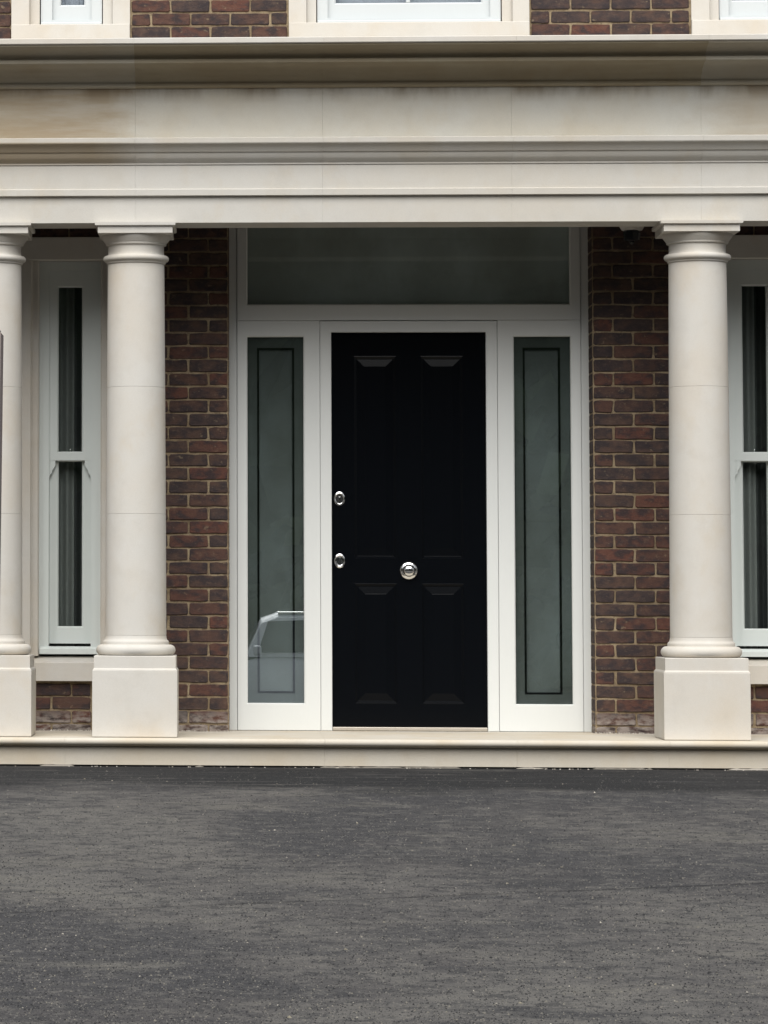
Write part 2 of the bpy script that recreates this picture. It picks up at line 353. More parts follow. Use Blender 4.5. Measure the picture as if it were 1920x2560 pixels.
def put_brick(xa, xb, k, individual):
    L = xb - xa - MJ
    if L < 0.012: return
    half = L < 0.15; me = rnd.choice(HALF if half else FULL); L0 = (PX / 2 if half else PX) - MJ
    x, z = (xa + xb) / 2 + rnd.uniform(-.0012, .0012), ZJ + PZ * (k + 0.5) + rnd.uniform(-.0012, .0012); y = rnd.uniform(-0.0022, 0.0022)
    sx, sg = L / L0, rnd.choice((-1, 1))
    if individual:
        o = bpy.data.objects.new("brick", me); COL.objects.link(o); o.parent = wall
        o.location = (x, y, z); o.scale = (sx, 1, 1); o.rotation_euler = (0, rnd.uniform(-.004, .004), 0)
    else:
        b = len(extra_v); extra_v.extend((x + v.co.x * sx, y + v.co.y, z + v.co.z) for v in me.vertices)
        extra_f.extend(tuple(b + i for i in p.vertices) for p in me.polygons)
def lay(xa, xb, k, start_half, from_right, individual):
    """one course between two stops; full or half brick next to the leading stop"""
    w = PX / 2 if start_half else PX
    if from_right:
        x = xb
        while x > xa + 0.01:
            put_brick(max(xa, x - w), x, k, individual); x -= w; w = PX
    else:
        x = xa
        while x < xb - 0.01:
            put_brick(x, min(xb, x + w), k, individual); x += w; w = PX
for k in range(-2, 74):
    zc = ZJ + PZ * (k + 0.5); lo, hi = ZJ + PZ * k, ZJ + PZ * (k + 1); hf = k % 2 == 1
    if hi < -0.15: continue
    if zc < 2.80:
        vis = k >= -1
        if zc < 2.76: 
            lay(LW + 0.318 if zc > 0.27 else -1.76, DOOR_OP[0], k, hf, True, vis); lay(DOOR_OP[1], RW - 0.318 if zc > 0.27 else 1.76, k, hf, False, vis)
            if lo < 0.20:
                lay(-2.25, -1.76, k, not hf, True, vis); lay(1.76, 2.25, k, not hf, False, vis); lay(X0, -2.25, k, hf, True, False); lay(2.25, X1, k, hf, False, False)
            else:
                lay(X0, LW - 0.318, k, hf, True, False); lay(RW + 0.318, X1, k, hf, False, False)
        else:
            lay(X0, DOOR_OP[0], k, hf, True, False); lay(DOOR_OP[1], X1, k, hf, False, False)
    elif zc < 3.78:
        if zc < 2.87: lay(X0, DOOR_OP[0], k, hf, True, False); lay(DOOR_OP[1], X1, k, hf, False, False)
    else:
        vis = zc < 4.10; sh = (k % 2 == 0)
        for a, b in ((-1.550, -0.6626), (0.6717, 1.5646)):
            lay(a + 0.006, b - 0.006, k, sh, False, vis)
        lay(X0, -2.215, k, sh, True, vis and False); lay(2.2296, X1, k, sh, False, False)
        if zc > 5.3: lay(-2.215, 2.2296, k, sh, False, False)
me = mesh(extra_v, extra_f); rest = link("bricks", me, BRICK, wall); rest["kind"] = "stuff"

# brick returns of the door opening
for sx, xe in ((-1, DOOR_OP[0]), (1, DOOR_OP[1])):
    v2, f2 = [], []
    for k in range(-1, 38):
        z0, z1 = ZJ + PZ * k + MJ / 2, ZJ + PZ * (k + 1) - MJ / 2
        z1 = min(z1, 2.86)
        if z1 <= z0: continue
        ya, yb = (0.012, 0.098) if k % 2 == 0 else (0.012, 0.19)
        for (y0, y1) in ((ya, yb),) if k % 2 else ((0.012, 0.098), (0.108, 0.19)):
            b = len(v2); d = 0.004 * -sx
            v2 += [(xe, y0, z0), (xe, y1, z0), (xe, y1, z1), (xe, y0, z1), (xe + d, y0 + .003, z0 + .003), (xe + d, y1 - .003, z0 + .003), (xe + d, y1 - .003, z1 - .003), (xe + d, y0 + .003, z1 - .003)]
            f2 += [(b + 4, b + 5, b + 6, b + 7), (b, b + 1, b + 5, b + 4), (b + 1, b + 2, b + 6, b + 5), (b + 2, b + 3, b + 7, b + 6), (b + 3, b, b + 4, b + 7)]
    ro = link("reveal_bricks", mesh(v2, f2), BRICK, wall); ro["kind"] = "stuff"

# closed dark rooms behind the wall, roof deck over all
bm = bmesh.new(); box_bm(-3.15, 3.15, 0.245, 4.0, -0.4, 5.55, bm=bm)
bmesh.ops.delete(bm, geom=[f for f in bm.faces if all(abs(v.co.y - 0.245) < 1e-5 for v in f.verts)], context='FACES')
link("room_shell", bm_mesh(bm), ROOM, house)
box("storey_floor", -3.1, 3.1, 0.3, 3.9, 2.95, 3.15, ROOM, house, bev=0)
box("porch_ceiling", -3.2, 3.2, -0.60, 0.0, 2.835, 2.86, CEIL, house, bev=0)

# --- door set
XC = 0.004; FY = 0.20
def rx(a, b): return (XC + a, XC + b)
posts = empty("door_frame", (XC, FY, 0), house)
def fr(name, *a, **k):
    o = ring(name, *a, **k); o.parent = posts; o.matrix_parent_inverse = Matrix.Translation((-XC, -FY, 0)); return o
def under(o, e):
    o.parent = e; o.matrix_parent_inverse = Matrix.Translation(-Vector(e.location)); return o
for s in (-1, 1):
    a, b = sorted((s * 0.9582, s * 1.0035)); under(box("post", *rx(a, b), FY + 0.006, FY + 0.07, -0.002, 2.86, WHITE), posts)
# jambs and head round the leaf
bm = bmesh.new(); JX, JI, HT, HI = 0.4930, 0.4310, 2.2868, 2.2240
pts = [(-JX, 0), (-JI, 0), (-JI, HI), (JI, HI), (JI, 0), (JX, 0), (JX, HT), (-JX, HT)]
fa = [bm.verts.new((XC + x, FY, z - 0.002)) for x, z in pts]
for q in ((0, 1, 2, 7), (2, 3, 6, 7), (3, 4, 5, 6)): bm.faces.new([fa[i] for i in q])
ex = bmesh.ops.extrude_face_region(bm, geom=bm.faces[:]); bmesh.ops.translate(bm, verts=[g for g in ex['geom'] if isinstance(g, bmesh.types.BMVert)], vec=(0, 0.08, 0))
es = [e for e in bm.edges if all(abs(v.co.y - FY) < 1e-6 for v in e.verts) and e.is_manifold and e.calc_face_angle(0) > 0.6]
bmesh.ops.bevel(bm, geom=es, offset=0.003, segments=2, affect='EDGES')
under(link("jamb_and_head", bm_mesh(bm), WHITE), posts)
under(ring("backing", (*rx(-1.0035, 1.0035), -0.002, 2.862), (*rx(-0.905, 0.905), 0.02, 2.855), FY + 0.0785, FY + 0.09, SASHW, bev=0), posts)

def glazed(name, o, i, line, label):
    e = empty(name, ((o[0] + o[1]) / 2, FY, o[2]), house); e["label"] = label
    under(ring("frame", o, i, FY, FY + 0.075, WHITE, bev=0.003, chamfer=0.006), e)
    under(box("pane", i[0] - .004, i[1] + .004, FY + 0.022, FY + 0.028, i[2] - .004, i[3] + .004, GLASS if line else FGLASS, bev=0), e)
    if line:
        under(ring("margin", (i[0] - .003, i[1] + .003, i[2] - .003, i[3] + .003), line, FY + 0.034, FY + 0.046, SCREEN2, bev=0), e)
        under(ring("bead", line, (line[0] + .0115, line[1] - .0115, line[2] + .0115, line[3] - .0115), FY + 0.036, FY + 0.050, LEAD, bev=0), e)
        under(box("backing", line[0] - .005, line[1] + .005, FY + 0.052, FY + 0.058, line[2] - .005, line[3] + .005, SCREEN, bev=0), e)
    else:
        under(box("backing", i[0] - .004, i[1] + .004, FY + 0.052, FY + 0.058, i[2] - .004, i[3] + .004, SCREEN3, bev=0), e)
    return e
for s, nm in ((-1, "tall green-tinted sidelight with a white car mirrored in it"), (1, "tall green-tinted sidelight beside the hinge edge of the black door")):
    q = lambda a, b: tuple(sorted((XC + s * a, XC + s * b)))
    glazed("sidelight", (*q(0.4952, 0.9560), 0.0, 2.2868), (*q(0.5865, 0.8995), 0.150, 2.196), (*q(0.637, 0.8455), 0.203, 2.136), nm)
glazed("transom_window", (*rx(-0.956, 0.956), 2.2888, 2.862), (*rx(-0.8985, 0.8985), 2.379, 2.84), None, "wide dark fanlight pane over the black front door")

# --- front door
DY = 0.240
door = empty("front_door", (XC, DY, 0.02), house); door["label"] = "black four-panelled front door with chrome centre knob"
PAN = [(-0.305, -0.067, 0.952, 2.090), (0.068, 0.306, 0.952, 2.090), (-0.305, -0.067, 0.146, 0.817), (0.068, 0.306, 0.146, 0.817)]
px = sorted({-0.427, 0.427, *[p[0] for p in PAN], *[p[1] for p in PAN]}); pz = sorted({0.022, 2.220, *[p[2] for p in PAN], *[p[3] for p in PAN]})
bm = bmesh.new(); vc = {}
def pv(i, j):
    if (i, j) not in vc: vc[(i, j)] = bm.verts.new((XC + px[i], DY, pz[j]))
    return vc[(i, j)]
for i in range(len(px) - 1):
    for j in range(len(pz) - 1):
        mx, mz = (px[i] + px[i + 1]) / 2, (pz[j] + pz[j + 1]) / 2
        if not any(p[0] < mx < p[1] and p[2] < mz < p[3] for p in PAN): bm.faces.new((pv(i, j), pv(i + 1, j), pv(i + 1, j + 1), pv(i, j + 1)))
ex = bmesh.ops.extrude_face_region(bm, geom=bm.faces[:]); bmesh.ops.translate(bm, verts=[g for g in ex['geom'] if isinstance(g, bmesh.types.BMVert)], vec=(0, 0.044, 0))
under(link("leaf", bm_mesh(bm), BLACK), door)
for p in PAN:
    bm = bmesh.new(); rows = []
    for ins, y in ((0.0, DY - 0.0005), (0.003, DY - 0.001), (0.016, DY + 0.0085), (0.019, DY + 0.009), (0.058, DY + 0.0037), (0.060, DY + 0.003)):
        r = (XC + p[0] + ins, XC + p[1] - ins, p[2] + ins, p[3] - ins)
        rows.append([bm.verts.new(c) for c in ((r[0], y, r[2]), (r[1], y, r[2]), (r[1], y, r[3]), (r[0], y, r[3]))])
    for a, b in zip(rows, rows[1:]):
        for k in range(4): bm.faces.new((a[k], a[(k + 1) % 4], b[(k + 1) % 4], b[k]))
    bm.faces.new(rows[-1]); under(link("panel", bm_mesh(bm), BLACK), door)
def turned(name, prof, x, z, mat, sx=1.0, sz=1.0, par=door, n=40):
    bm = lathe_bm([(r, DY - h) for r, h in prof], n=n, axis='Y', cx=x, cy=z, sx=sx, sy=sz)
    return under(link(name, bm_mesh(bm), mat, None, 40), par)
turned("knob", [(.0, -.002), (.049, -.002), (.0505, .002), (.050, .006), (.046, .010), (.040, .0125), (.036, .014), (.0345, .020), (.0350, .030), (.0335, .038), (.029, .045), (.021, .050), (.011, .0525), (.0005, .053)], XC - .002, 0.889, CHROME)
for z, open_ in ((1.2885, True), (0.942, False)):
    lk = turned("lock", [(.0, -.002), (.0405, -.002), (.0415, .003), (.0395, .007), (.034, .009), (.030, .0065), (.026, .0045), (.0005, .0045)], XC - .386, z, CHROME, 0.76, 1.0)
    lk.name = "lock"
    turned("cylinder", [(.0, .003), (.024, .003), (.024, .006), (.021, .010), (.0005, .010)] if not open_ else [(.0, .003), (.026, .003), (.026, .0055), (.0005, .0055)], XC - .386, z, CHROME if not open_ else DARKMETAL, 0.80, 1.0)
    under(box("keyhole", XC - .386 - .0045, XC - .386 + .0045, DY - (.0125 if not open_ else .008), DY - .003, z - .012, z + .012, DARKMETAL if not open_ else CHROME, bev=0.001), door)
box("threshold", *rx(-0.4295, 0.4295), FY + 0.012, FY + 0.10, -0.001, 0.0185, THRESH, house, bev=0.003)

# --- sash windows of the ground floor
def wavy(name, x0, x1, y, z0, z1, amp, waves, mat, parent):
    n = 60; v = []
    for z in (z0, z1):
        for k in range(n + 1):
            t = k / n; v.append((x0 + (x1 - x0) * t, y + amp * math.sin(t * waves * 2 * math.pi) + amp * .4 * math.sin(t * waves * 5.3 + 1), z))
    f = [(k, k + 1, n + 2 + k, n + 1 + k) for k in range(n)]
    o = link(name, mesh(v, f), mat, parent, 60); return o
def low_window(xc, label, ztop):
    e = empty("window", (xc, 0.0, 0.27), house); e["label"] = label
    U_ = lambda o: under(o, e)
    for s in (-1, 1):
        prof = [(0.318, 0.005), (0.318, 0.20), (0.172, 0.20), (0.172, 0.045), (0.180, 0.037), (0.205, 0.037), (0.215, 0.027), (0.2165, 0.005)]
        bm = bmesh.new(); lo = [bm.verts.new((xc + s * a, -b + 0.0 if False else b - 0.02, 0.4095)) for a, b in prof]; hi_ = [bm.verts.new((xc + s * a, b - 0.02, 2.610)) for a, b in prof]
        n = len(prof)
        for k in range(n): bm.faces.new((lo[k], lo[(k + 1) % n], hi_[(k + 1) % n], hi_[k]))
        bm.faces.new(lo); bm.faces.new(hi_); U_(link("stone_jamb", bm_mesh(bm), STONE))
    U_(box("lintel", xc - .318, xc + .318, -0.018, 0.20, 2.612, 2.7405, STONE, bev=.004))
    U_(prism("stone_sill", [(0.20, 0.273), (-0.045, 0.273), (-0.045, 0.372), (-0.040, 0.378), (0.075, 0.4075), (0.20, 0.4075)], xc - .3165, xc + .3165, STONE))
    U_(ring("box_frame", (xc - .1715, xc + .1715, 0.4185, 2.610), (xc - .117, xc + .117, 0.462, ztop + 0.092), 0.062, 0.16, SASHW, bev=.003))
    U_(prism("timber_sill", [(0.115, 0.420), (0.030, 0.420), (0.030, 0.447), (0.036, 0.452), (0.061, 0.4605), (0.115, 0.4605)], xc - .166, xc + .166, SASHW))
    g = 0.0655
    U_(ring("upper_sash", (xc - .1165, xc + .1165, 1.497, ztop + 0.0915), (xc - g, xc + g, 1.546, ztop), 0.075, 0.112, SASHW, bev=.002, chamfer=.007))
    U_(ring("lower_sash", (xc - .1165, xc + .1165, 0.4775, 1.540), (xc - g, xc + g, 0.5735, 1.492), 0.113, 0.150, SASHW, bev=.002, chamfer=.007))
    for s in (-1, 1):   # sash horns
        pr = [(0.1165, 1.497), (0.080, 1.497), (0.083, 1.484), (0.080, 1.478), (0.086, 1.462), (0.094, 1.449), (0.101, 1.440), (0.0985, 1.432), (0.104, 1.424), (0.113, 1.415), (0.1165, 1.396)]
        bm = bmesh.new(); a = [bm.verts.new((xc + s * x, 0.077, z)) for x, z in pr]; b = [bm.verts.new((xc + s * x, 0.111, z)) for x, z in pr]
        n = len(pr)
        for k in range(n): bm.faces.new((a[k], a[(k + 1) % n], b[(k + 1) % n], b[k]))
        bm.faces.new(a); bm.faces.new(b); U_(link("horn", bm_mesh(bm), SASHW))
    U_(box("pane", xc - g - .004, xc + g + .004, 0.092, 0.096, 1.54, ztop + .004, WGLASS, bev=0))
    U_(box("pane", xc - g - .004, xc + g + .004, 0.130, 0.134, 0.569, 1.496, WGLASS, bev=0))
    bm = lathe_bm([(.009, 0), (.009, .004), (.004, .009), (.006, .017), (.0035, .024), (.0005, .026)], n=16); bmesh.ops.translate(bm, verts=bm.verts, vec=(xc, 0.128, 1.5405))
    U_(link("catch", bm_mesh(bm), CHROME, None, 40))
    wd = wavy("curtain", xc - .13, xc + .018, 0.195, 0.45, 2.6, 0.010, 2.4, CURTAIN, None); U_(wd)
    U_(wavy("curtain", xc - .02, xc + .16, 0.232, 0.45, 2.6, 0.012, 3.0, CURTAIN2, None))
    return e
low_window(LW, "narrow grey-white sash window between the paired columns", 2.4665)
low_window(RW, "narrow grey-white sash window behind the single full column", 2.4665)

# --- windows of the upper floor
def up_window(so_, si, sa, gl, label, bars):
    """stone outline, box frame, sash and glass as (x0, x1)"""
    e = empty("upper_window", ((so_[0] + so_[1]) / 2, 0, 3.75), house); e["label"] = label
    U_ = lambda o: under(o, e)
    st = [(si[0] - 0.006, si[0] - .055), (si[1] + .006, si[1] + .055)]
    U_(box("stone_sill", so_[0], so_[1], -0.03, 0.24, 3.70, 3.937, STONE, bev=.004))
    for s, (a, b) in zip((-1, 1), st):
        xo = so_[0] if s < 0 else so_[1]
        prof = [(xo, -0.012), (xo, 0.2), (a, 0.2), (a, 0.030), (b, 0.030), (b + s * .008, -0.012)]
        bm = bmesh.new(); lo = [bm.verts.new((x, y, 3.938)) for x, y in prof]; h2 = [bm.verts.new((x, y, 5.3)) for x, y in prof]; n = len(prof)
        for k in range(n): bm.faces.new((lo[k], lo[(k + 1) % n], h2[(k + 1) % n], h2[k]))
        bm.faces.new(lo); bm.faces.new(h2); U_(link("stone_jamb", bm_mesh(bm), STONE))
    U_(box("lintel", si[0] - .005, si[1] + .005, 0.0, 0.24, 5.12, 5.3, STONE, bev=.004))
    U_(ring("box_frame", (si[0], si[1], 3.9405, 5.115), (sa[0], sa[1], 3.9745, 5.07), 0.052, 0.16, UPVC, bev=.003))
    U_(box("timber_sill", si[0] + .001, si[1] - .001, 0.030, 0.0515, 3.9415, 3.958, UPVC, bev=.004))
    U_(ring("sash", (sa[0], sa[1], 3.9755, 5.069), (gl[0], gl[1], 4.064, 5.0), 0.082, 0.12, UPVC, bev=.003, chamfer=.008))
    for b in bars: U_(box("glazing_bar", b - .011, b + .011, 0.086, 0.118, 4.0645, 4.9995, UPVC, bev=.003))
    U_(box("pane", gl[0] - .003, gl[1] + .003, 0.098, 0.102, 4.061, 5.003, WGLASS, bev=0))
    U_(wavy("blind", gl[0] - .04, gl[1] + .04, 0.17, 3.98, 5.05, 0.004, 9, BLIND, None))
up_window((-2.215, -1.550), (-2.053, -1.709), (-1.990, -1.767), (-1.9405, -1.810), "white sash window of the upper floor over the paired columns", [])
up_window((-0.6626, 0.6717), (-0.503, 0.518), (-0.445, 0.460), (-0.398, 0.412), "wide white sash window of the upper floor above the door", [0.005])
up_window((1.5646, 2.2296), (1.727, 2.071), (1.778, 2.012), (1.802, 1.990), "white sash window of the upper floor cut by the photo's edge", [])

# --- entablature: three courses of stone blocks
ent = empty("entablature", (0, -0.75, 2.727), house); ent["label"] = "cream stone entablature with stained cornice across the porch"
JOINTS = [-3.2, -2.49, -1.495, -0.500, 0.500, 1.495, 2.49, 3.2]
ARCH = [(-0.61, 2.727), (-0.890, 2.727), (-0.890, 2.868), (-0.914, 2.871), (-0.914, 2.902), (-0.905, 2.907), (-0.905, 3.034), (-0.912, 3.036), (-0.912, 3.044)]
ARCH += [(-0.915, 3.046), (-0.922, 3.053), (-0.934, 3.062), (-0.944, 3.074), (-0.950, 3.088), (-0.953, 3.096), (-0.961, 3.098), (-0.968, 3.107), (-0.977, 3.120), (-0.990, 3.131), (-1.002, 3.137), (-1.005, 3.142), (-1.005, 3.166), (-1.002, 3.169), (-0.92, 3.181), (-0.61, 3.181)]
FRZ = [(-0.61, 3.1815), (-0.906, 3.1815), (-0.906, 3.445), (-0.61, 3.445)]
CORN = [(-0.61, 3.4455), (-0.914, 3.4455), (-0.926, 3.449), (-0.932, 3.457), (-0.931, 3.467), (-0.926, 3.472), (-0.930, 3.478), (-0.942, 3.496), (-0.958, 3.512), (-0.980, 3.526), (-1.008, 3.538), (-1.040, 3.546), (-1.066, 3.549), (-1.070, 3.551),
        (-1.094, 3.552), (-1.098, 3.555), (-1.098, 3.572), (-1.092, 3.576), (-1.082, 3.577), (-1.086, 3.586), (-1.106, 3.598), (-1.126, 3.610), (-1.150, 3.620), (-1.176, 3.628), (-1.188, 3.632), (-1.192, 3.6405), (0.0, 3.6405), (0.0, 3.4455)]
CORN = [(y, z) if y > -0.93 else (-0.926 + (y + 0.926) * 1.22, z + 0.155 * (y + 0.926) * 0.22) for y, z in CORN[:-2]] + [(0.0, 3.6), (0.0, 3.4455)]
ZF = CORN[-3][1]; YF = CORN[-3][0]
CAP = [(0.0, 3.6005), (YF, ZF + .0005), (YF - .006, ZF + .001), (YF - .010, ZF + .005), (YF - .010, ZF + .029), (YF - .006, ZF + .033), (0.0, 3.715)]
for a, b in zip(JOINTS, JOINTS[1:]):
    mid = (a + b) / 2; inner = abs(mid) < 1.4
    o = prism("architrave_block", ARCH, a, b, STONE_ARCH, None, 30, 0.0002); under(o, ent)
    o = prism("frieze_block", FRZ, a, b, STONE_FRIEZE, None, 30, 0.0002); under(o, ent)
    o = prism("capping_block", CAP, a, b, STONE, None, 30, 0.0002); under(o, ent)
    o = prism("cornice_block", CORN, a, b, STONE_BROWN if inner else STONE_GREY, None, 30, 0.0002); under(o, ent)

# --- columns
def make_column():
    c = empty("column", (0, 0, 0), house)
    link("plinth_block", bm_mesh(box_bm(-.2245, .2245, -.2245, .2245, 0.0, .352, .004, 2)), STONE, c)
    bm = bmesh.new(); rows = []
    for h, z in ((.2225, .3525), (.2165, .360), (.2155, .362), (.2155, .4235), (.2135, .4265)):
        rows.append([bm.verts.new(q) for q in ((-h, -h, z), (h, -h, z), (h, h, z), (-h, h, z))])
    for a, b in zip(rows, rows[1:]):
        for k in range(4): bm.faces.new((a[k], a[(k + 1) % 4], b[(k + 1) % 4], b[k]))
    bm.faces.new(rows[0]); bm.faces.new(rows[-1]); link("upper_plinth", bm_mesh(bm), STONE, c)
    prof = [(.185, .4268)] + [(.183 + .0286 * math.cos(math.radians(t)), .4555 + .0286 * math.sin(math.radians(t))) for t in range(-85, 86, 10)] + [(.1765, .4845), (.1760, .488), (.1765, .494), (.1760, .501), (.1715, .506), (.1665, .511), (.1640, .520), (.1625, .533)]
    link("base", bm_mesh(lathe_bm(prof)), STONE, c, 50)
    rad = lambda z: .1624 - (.1624 - .1516) * max(0.0, (z - .533) / (2.516 - .533)) ** 1.35
    cuts = [.5332, 1.1775, 1.8548, 2.5155]
    for a, b in zip(cuts, cuts[1:]):
        zs = [a + .0004 + (b - a - .0008) * k / 12 for k in range(13)]
        pr = [(rad(a) - .0007, zs[0])] + [(rad(z), z + (.0007 if k == 0 else (-.0007 if k == 12 else 0))) for k, z in enumerate(zs)] + [(rad(b) - .0007, zs[-1])]
        link("shaft_drum", bm_mesh(lathe_bm(pr)), STONE, c, 20)
    prof = [(.150, 2.516), (.1515, 2.5165), (.1560, 2.519), (.1585, 2.522), (.1590, 2.5285), (.1660, 2.5305)]
    prof += [(.1600 + .0165 * math.cos(math.radians(t)), 2.5465 + .0165 * math.sin(math.radians(t))) for t in range(-70, 91, 10)]
    prof += [(.1545, 2.5635), (.1512, 2.569), (.1500, 2.578), (.1496, 2.608), (.1505, 2.615), (.1545, 2.6175), (.1610, 2.6185), (.1625, 2.621), (.1625, 2.6275), (.1640, 2.6290), (.1685, 2.6350), (.1755, 2.6440), (.1820, 2.6530), (.1865, 2.6610), (.1885, 2.6688)]
    cap = link("capital", bm_mesh(lathe_bm(prof)), STONE, c, 40)
    bm = bmesh.new(); rows = []
    for h, z in ((.1960, 2.6690), (.1985, 2.6705), (.1985, 2.7040), (.2000, 2.7065), (.2080, 2.7075), (.2140, 2.7110), (.2145, 2.7265)):
        rows.append([bm.verts.new(q) for q in ((-h, -h, z), (h, -h, z), (h, h, z), (-h, h, z))])
    for a, b in zip(rows, rows[1:]):
        for k in range(4): bm.faces.new((a[k], a[(k + 1) % 4], b[(k + 1) % 4], b[k]))
    bm.faces.new(rows[0]); bm.faces.new(rows[-1]); link("abacus", bm_mesh(bm), STONE, c)
    return c
col0 = make_column(); CY = -0.727
def copy_tree(o, parent):
    n = o.copy(); COL.objects.link(n); n.parent = parent
    for ch in list(o.children): copy_tree(ch, n)
    return n
for k, (x, lab) in enumerate(((-1.4955, "round cream stone column, first one beside the lock edge of the door"), (1.4915, "round cream stone column beside the hinge edge of the door"), (-2.265, "round cream stone column cut by the photo's edge next to a wooden post"))):
    c = col0 if k == 0 else copy_tree(col0, house)
    c.location = (x, CY, 0.0); c["label"] = lab; c["group"] = "porch columns"
    if k: c.rotation_euler = (0, 0, math.pi / 2 * k)

# --- step: stone slabs with a rounded nose
stp = empty("porch_step", (0, -1.0, -0.15), house); stp["label"] = "cream stone step with rounded nose along the porch front"
TREAD = [(0.24, -0.045), (0.24, -0.003), (-0.30, -0.0015), (-1.022, -0.002)] + arc(-1.032, -0.0195, 0.0178, 85, 265, 12) + [(-1.016, -0.0395), (-1.006, -0.045)]
RISER = [(-0.6, -0.1425), (-0.6, -0.0455), (-1.0, -0.0455), (-1.0015, -0.048), (-1.0, -0.053), (-0.998, -0.06), (-0.998, -0.1425)]
under(box('footing', -3.19, 3.19, -0.972, -0.62, -0.30, -0.143, ROOM, bev=0), stp)
SJ = [-3.2, -1.86, -0.5, 0.5, 1.285, 2.4, 3.2]
for a, b in zip(SJ, SJ[1:]):
    under(prism("tread_slab", TREAD, a, b, STONE_STEP, None, 40, 0.0003), stp); under(prism("riser_slab", RISER, a, b, STONE_STEP, None, 40, 0.0003), stp)

# ------------------------------------------------------------------ porch lantern under the ceiling
lan = empty("porch_lantern", (1.172, -0.50, 2.815)); lan["label"] = "small dark lantern hanging under the porch ceiling by the brick pier"; lan["category"] = "lantern"
link("mount", bm_mesh(lathe_bm([(.030, 0.02), (.030, -.058), (.069, -.062), (.069, -.073), (.055, -.097), (.050, -.098)], n=8)), mat_plain("lantern_hood", (0.70, 0.66, 0.60), .6), lan)
link("glass_body", bm_mesh(lathe_bm([(.040, -.099), (.047, -.104), (.043, -.150), (.028, -.158)], n=8)), mat_plain("dark_lantern_glass", (0.02, 0.022, 0.025), .08), lan)
link("finial", bm_mesh(lathe_bm([(.012, -.1585), (.014, -.164), (.005, -.172), (.001, -.178)], n=12)), DARKMETAL, lan, 40)

# ------------------------------------------------------------------ wooden post close to the photographer
bm = bmesh.new(); w = 0.10; zt = 1.245
rows = []
for z, dz in ((-0.75, 0), (zt, 1)):
    rows.append([bm.verts.new((x, y, z + (0.055 if (dz and x < -w / 2) else 0))) for x, y in ((-w, -w / 2), (0, -w / 2), (0, w / 2), (-w, w / 2))])
for k in range(4): bm.faces.new((rows[0][k], rows[0][(k + 1) % 4], rows[1][(k + 1) % 4], rows[1][k]))
bm.faces.new(rows[0]); bm.faces.new(rows[1])
bmesh.ops.bevel(bm, geom=bm.edges[:], offset=0.006, segments=2, affect='EDGES')
post = link("wooden_post", bm_mesh(bm), WOOD, None, None, (-1.4435, -13.0, 0)); post.rotation_euler = (0, 0.0102, 0)
post["label"] = "weathered brown wooden post at the left edge of the photo"; post["category"] = "post"

# ------------------------------------------------------------------ white car standing behind the photographer, mirrored in the sidelight
CARP = mat_plain("white_car_paint", (0.86, 0.88, 0.94), 0.25); CARG = mat_plain("car_glass", (0.02, 0.025, 0.025), 0.03); TYRE = mat_plain("tyre_rubber", (0.02, 0.02, 0.02), 0.85)
LAMP = mat_plain("lamp_lens", (0.55, 0.57, 0.60), 0.1)
car = empty("parked_car", (0.17, -24.0, gz(-24.0))); car["label"] = "white car mirrored in the sidelight nearest the paired columns"; car["category"] = "car"
car.rotation_euler = (0, 0, math.pi / 2)
# (y along the car, front at +2.1): sill z, belt z, belt half width
sta = [(2.10, .34, .62, .60), (2.02, .22, .70, .76), (1.75, .20, .80, .85), (1.2, .20, .92, .88), (0.85, .20, .97, .89), (-0.2, .20, .96, .90), (-1.3, .20, .98, .89), (-1.9, .24, 1.0, .84), (-2.1, .36, .92, .74)]
bm = bmesh.new(); rows = []
for y, z0, zb, hw in sta:
    half = [(hw * .82, z0), (hw, z0 + .12), (hw * 1.0, (z0 + zb) / 2 - .05), (hw * .985, zb - .22), (hw * .95, zb - .08), (hw * .88, zb), (hw * .45, zb + .025)]
    pts = half + [(-x, z) for x, z in reversed(half)]
    rows.append([bm.verts.new((x, y, z)) for x, z in pts])
for a, b in zip(rows, rows[1:]):
    n = len(a)
    for k in range(n): bm.faces.new((a[k], a[(k + 1) % n], b[(k + 1) % n], b[k]))
bm.faces.new(rows[0]); bm.faces.new(rows[-1]); link("body", bm_mesh(bm), CARP, car, 40)
cab = [(1.00, .95, .80, .95, .80), (0.80, .95, .84, 1.40, .71), (0.60, .95, .85, 1.47, .73), (-0.4, .95, .86, 1.49, .74), (-1.5, .95, .85, 1.47, .73), (-1.98, .98, .80, 1.10, .76)]
bm = bmesh.new(); rows = []
for y, zb, hb, zt_, ht in cab:
    half = [(hb, zb), (ht + .01, zt_ - .05), (ht - .05, zt_), (ht * .5, zt_ + .015)]
    rows.append([bm.verts.new((x, y, z)) for x, z in half + [(-x, z) for x, z in reversed(half)]])
for a, b in zip(rows, rows[1:]):
    n = len(a)
    for k in range(n): bm.faces.new((a[k], a[(k + 1) % n], b[(k + 1) % n], b[k]))
bm.faces.new(rows[0]); bm.faces.new(rows[-1]); link("cabin", bm_mesh(bm), CARP, car, 35)
def quad(name, pts, mat, par, th=0.012, nrm=None):
    bm = bmesh.new(); vs = [bm.verts.new(p) for p in pts]; f_ = bm.faces.new(vs); bm.normal_update()
    nn = Vector(nrm).normalized() if nrm else f_.normal
    ex = bmesh.ops.extrude_face_region(bm, geom=[f_]); bmesh.ops.translate(bm, verts=[g for g in ex['geom'] if isinstance(g, bmesh.types.BMVert)], vec=nn * th)
    return link(name, bm_mesh(bm), mat, par)
quad("windscreen", [(-.72, .985, 1.0), (.72, .985, 1.0), (.64, .84, 1.36), (-.64, .84, 1.36)], CARG, car, 0.03, (0, .9, .4))
